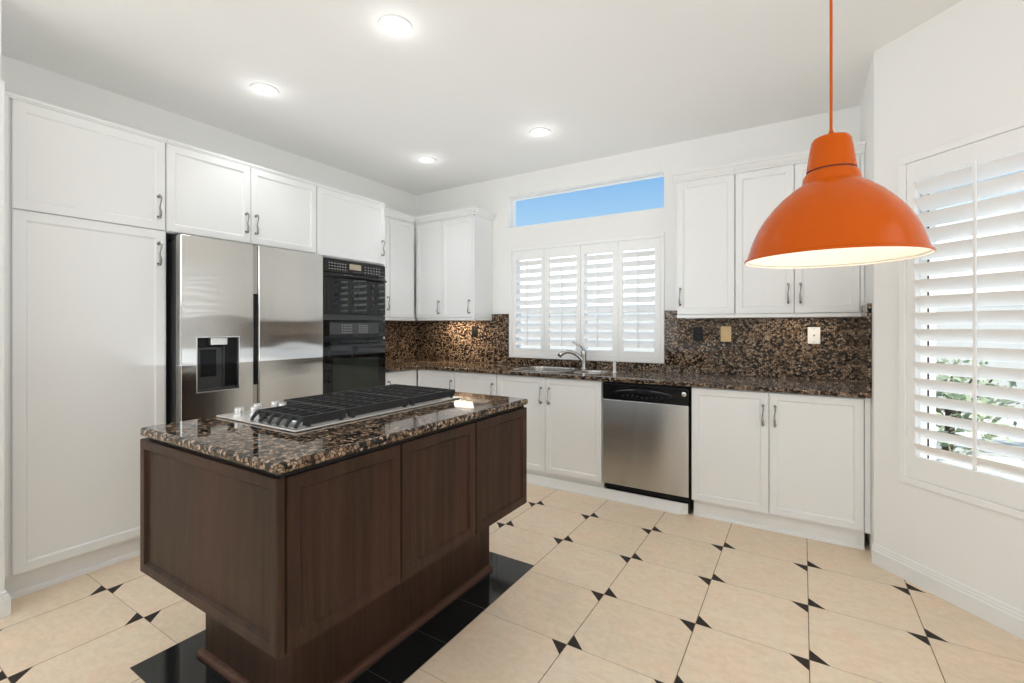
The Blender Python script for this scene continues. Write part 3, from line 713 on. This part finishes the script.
# cooktop
ck = empty('gas_cooktop', (-1.715, 1.395, .917), 0, 'gas cooktop with black cast iron grates set on the granite island top', 'cooktop')
cx, cy = -1.715, 1.395
def CL(x0, x1, y0, y1): return (x0-cx, x1-cx, y0-cy, y1-cy)
m = MB(); m.box(*CL(-1.975, -1.452, .947, 1.846), .0005, .008, .003, 3); m.box(*CL(-1.955, -1.472, .967, 1.826), .006, .0095, .001); m.build('tray', M['steel_plain'], ck)
zt = .046
def grate(x0, x1, y0, y1, fingers):
    m = MB(); x0 -= cx; x1 -= cx; y0 -= cy; y1 -= cy; bw = .0055
    fy = y0+.03 if fingers else y0
    for x in (x0, x1):                                    # side rails
        m.box(x-bw, x+bw, fy, y1, .014, zt, .002)
    n = max(5, round((x1-x0)/.050))
    for k in range(n+1):
        x = x0+(x1-x0)*k/n
        if 0 < k < n: m.box(x-.0036, x+.0036, fy, y1, zt-.016, zt, .002)
        if fingers: m.tube([(x, fy+.002, zt-.008), (x, fy-.012, zt-.012), (x, y0+.004, .018), (x, y0, .0098)], [.0075, .0075, .0065, .006], 8, 3)
    ny = max(2, round((y1-fy)/.075))
    for k in range(ny+1):
        y = fy+(y1-fy)*k/ny; m.box(x0-bw, x1+bw, y-.004, y+.004, zt-.018, zt-.002 if 0 < k < ny else zt, .002)
    for x in (x0, x1):
        for y in (fy+.02, y1-.02): m.cyl((x, y, .0092), (0, 0, 1), .009, .02, 10)
    return m.build('grate', M['iron'], ck)
grate(-1.745, -1.475, .962, 1.168, True); grate(-1.885, -1.475, 1.182, 1.498, False); grate(-1.885, -1.475, 1.508, 1.818, False)
for bx_, by_, rr in ((-1.60, 1.075, .036), (-1.77, 1.27, .030), (-1.57, 1.38, .042), (-1.77, 1.62, .036), (-1.57, 1.70, .036)):
    m = MB(); m.lathe([(0, .0095), (rr+.012, .0095), (rr+.010, .016), (rr, .020), (0, .020)], 28, Matrix.Translation((bx_-cx, by_-cy, 0))); bu = m.build('burner', M['steel_plain'], ck)
    m = MB(); m.lathe([(0, .0205), (rr-.003, .0205), (rr-.002, .025), (rr-.008, .028), (0, .029)], 28, Matrix.Translation((bx_-cx, by_-cy, 0))); m.build('burner_cap', M['iron'], bu)
kb = None
for kx, ky in ((-1.885, .990), (-1.855, 1.035), (-1.915, 1.080), (-1.905, 1.150), (-1.850, 1.150)):
    if kb is None:
        m = MB(); m.lathe([(0, 0), (.022, 0), (.021, .006), (.017, .008), (.0165, .024), (.014, .028), (0, .028)], 24); m.box(-.003, .003, -.016, .016, .026, .033, .0015); kb = m.build('knob', M['steel_plain'], ck); q = kb
    else: q = kb.copy(); COL.objects.link(q); q.parent = ck
    q.location = (kx-cx, ky-cy, .0095); q.rotation_euler = (0, 0, random.uniform(-.2, .2))

# ------------------------------------------------------------------ pendant lamp
pl = empty('pendant_lamp', (.079, 1.848, 1.496), 0, 'orange enamelled dome pendant lamp with white inside, hanging at the right', 'pendant lamp')
OUT = [(.252, 0), (.2545, .003), (.2535, .007), (.248, .010), (.2445, .020), (.238, .044), (.228, .074), (.214, .106), (.196, .138), (.172, .170), (.143, .202), (.112, .229), (.090, .244), (.0825, .251), (.0805, .262), (.079, .272), (.072, .283), (.0685, .286)]
INN = [(r_-.003, z_-.001) for r_, z_ in OUT[2:-1]]
m = MB(); m.lathe(OUT+[(.066, .287)], 96); sh = m.build('lamp_shade', M['orange'], pl)
m = MB(); m.lathe([(.2515, .0005)]+INN+[(.0, .2845)], 96); m.build('shade_lining', M['lampwhite'], sh)
m = MB(); m.lathe([(.0665, .286), (.0665, .294)], 64); m.build('vent_gap', M['seam'], sh)
m = MB(); m.lathe([(.060, .291), (.0695, .291), (.0695, .296), (.0655, .325), (.059, .368), (.0555, .387), (.050, .396), (.038, .401), (.018, .403), (0, .403)], 64); m.build('lamp_cap', M['orange'], pl)
m = MB(); m.lathe([(0, .402), (.011, .402), (.010, .412), (.0055, .420), (.004, .43)], 20); m.cyl((0, 0, .42), (0, 0, 1), .0042, H-.02-1.496-.42, 12); m.build('cord', M['orange'], pl)
m = MB(); m.lathe([(0, H-1.496), (.055, H-1.496), (.053, H-1.496-.018), (.03, H-1.496-.03), (0, H-1.496-.03)], 32); m.build('canopy', M['orange'], pl)
m = MB(); m.lathe([(0, .283), (.022, .283), (.022, .235), (0, .235)], 20); m.build('lamp_socket', M['whiteplastic'], pl)
m = MB(); m.lathe([(0, .11), (.018, .114), (.030, .13), (.034, .15), (.030, .17), (.018, .20), (.015, .235), (0, .236)], 24); m.build('bulb', M['bulb'], pl)
light('pendant_glow', 'POINT', (0, 0, .09), 1.3, (1, .92, .8), size=.04, parent=pl)

# ------------------------------------------------------------------ recessed lights
proto = empty('ceiling_light', (0, 0, 0), 0, None, 'ceiling light', 'recessed ceiling lights')
m = MB(); m.lathe([(.055, .004), (.058, -.003), (.066, -.007), (.078, -.006), (.081, -.001), (.081, 0)], 48); m.build('trim_ring', M['trim'], proto)
m = MB(); m.lathe([(0, -.0015), (.057, -.0015), (.057, .0)], 48); m.build('lens', M['downlight'], proto)
bm_ = light('downlight_beam', 'SPOT', (0, 0, -.012), 13, (.96, .975, 1), size=.05, parent=proto)
bm_.data.spot_size = math.radians(100); bm_.data.spot_blend = .7
light('downlight_spill', 'POINT', (0, 0, -.07), .42, (.98, .985, 1), size=.04, parent=proto)
spots = [(-1.702, 1.645, 'round recessed ceiling light above the near end of the island, largest in view'), (-2.855, 1.655, 'round recessed ceiling light in front of the tall cabinets above the refrigerator'),
         (-1.70, 3.128, 'round recessed ceiling light in front of the transom window over the sink'), (-2.835, 3.118, 'round recessed ceiling light near the back corner cabinets, smallest in view')]
for i, (x, y, lb) in enumerate(spots):
    q = proto if i == 0 else copy_tree(proto)
    q.location = (x, y, H-.0005); q['label'] = lb
# under-cabinet strip in the back corner
u = empty('under_cabinet_light', (-3.0, 3.74, 1.359), 0, 'slim light bar under the upper cabinet left of the sink, glowing on the granite', 'light bar')
m = MB(); m.box(-.22, .22, -.03, .03, -.010, 0, .002); m.build('housing', M['whiteplastic'], u)
m = MB(); m.box(-.20, .20, -.02, .02, -.012, -.010); m.build('lens', M['downlight'], u)
light('under_cabinet_beam', 'AREA', (0, 0, -.016), 5.0, (1, .84, .62), size=.4, size_y=.04, parent=u)

u2 = copy_tree(u); [setattr(o_, 'data', o_.data.copy()) or setattr(o_.data, 'energy', .7) for o_ in u2.children if o_.type == 'LIGHT']; u2.location = (-.03, 3.74, 1.359); u2['label'] = 'slim light bar under the upper cabinet behind the pendant lamp, above the white plate'
u['group'] = u2['group'] = 'under cabinet light bars'
# ------------------------------------------------------------------ yard outside
m = MB(); m.box(-30, 30, -30, 30, -.30, -.12); struct(m, 'ground', M['concrete'], smooth=False)
def yard_wall(name, x0, x1, y0, y1, h):
    m = MB(); m.box(x0, x1, y0, y1, -.12, h, .01); m.box(x0-.04, x1+.04, y0-.04, y1+.04, h, h+.06, .01); struct(m, name, M['stucco'])
yard_wall('garden_wall_back', -12, 9, 10.2, 10.4, 1.7)
yard_wall('garden_wall_right', 9.2, 9.4, -8, 10.4, 1.55)
def shrub(x, y, h, rad, label):
    r = empty('shrub', (x, y, -.12), 0, label, 'shrub', 'shrubs in the yard')
    m = MB(); m.tube([(0, 0, 0), (.03, .02, h*.35), (-.02, .03, h*.7)], [.05, .04, .02], 8, 4)
    for k in range(5): a_ = k*1.26; m.tube([(0, 0, h*.3), (rad*.3*math.cos(a_), rad*.3*math.sin(a_), h*.5), (rad*.6*math.cos(a_), rad*.6*math.sin(a_), h*.75)], [.025, .018, .008], 6, 3)
    m.build('stem', M['bark'], r)
    b = bmesh.new()
    for k in range(900):
        v = Vector((random.gauss(0, 1), random.gauss(0, 1), random.gauss(0, 1))).normalized()*(random.random()**.35)
        p = Vector((v.x*rad, v.y*rad, h*.5+v.z*h*.5)); s_ = random.uniform(.035, .07)
        a_ = Vector((random.gauss(0, 1), random.gauss(0, 1), random.gauss(0, .6))).normalized(); c_ = a_.orthogonal().normalized()*.45
        b.faces.new([b.verts.new(p-a_*s_), b.verts.new(p+c_*s_), b.verts.new(p+a_*s_), b.verts.new(p-c_*s_)])
    m = MB(); m.merge(b); m.build('foliage', M['leaf'], r, smooth=False)
shrub(1.35, 6.9, 1.14, .62, 'green shrub seen between the louvers, left side of the slanted shutters')
shrub(2.75, 7.3, 1.14, .62, 'green shrub seen between the louvers, right side of the slanted shutters')
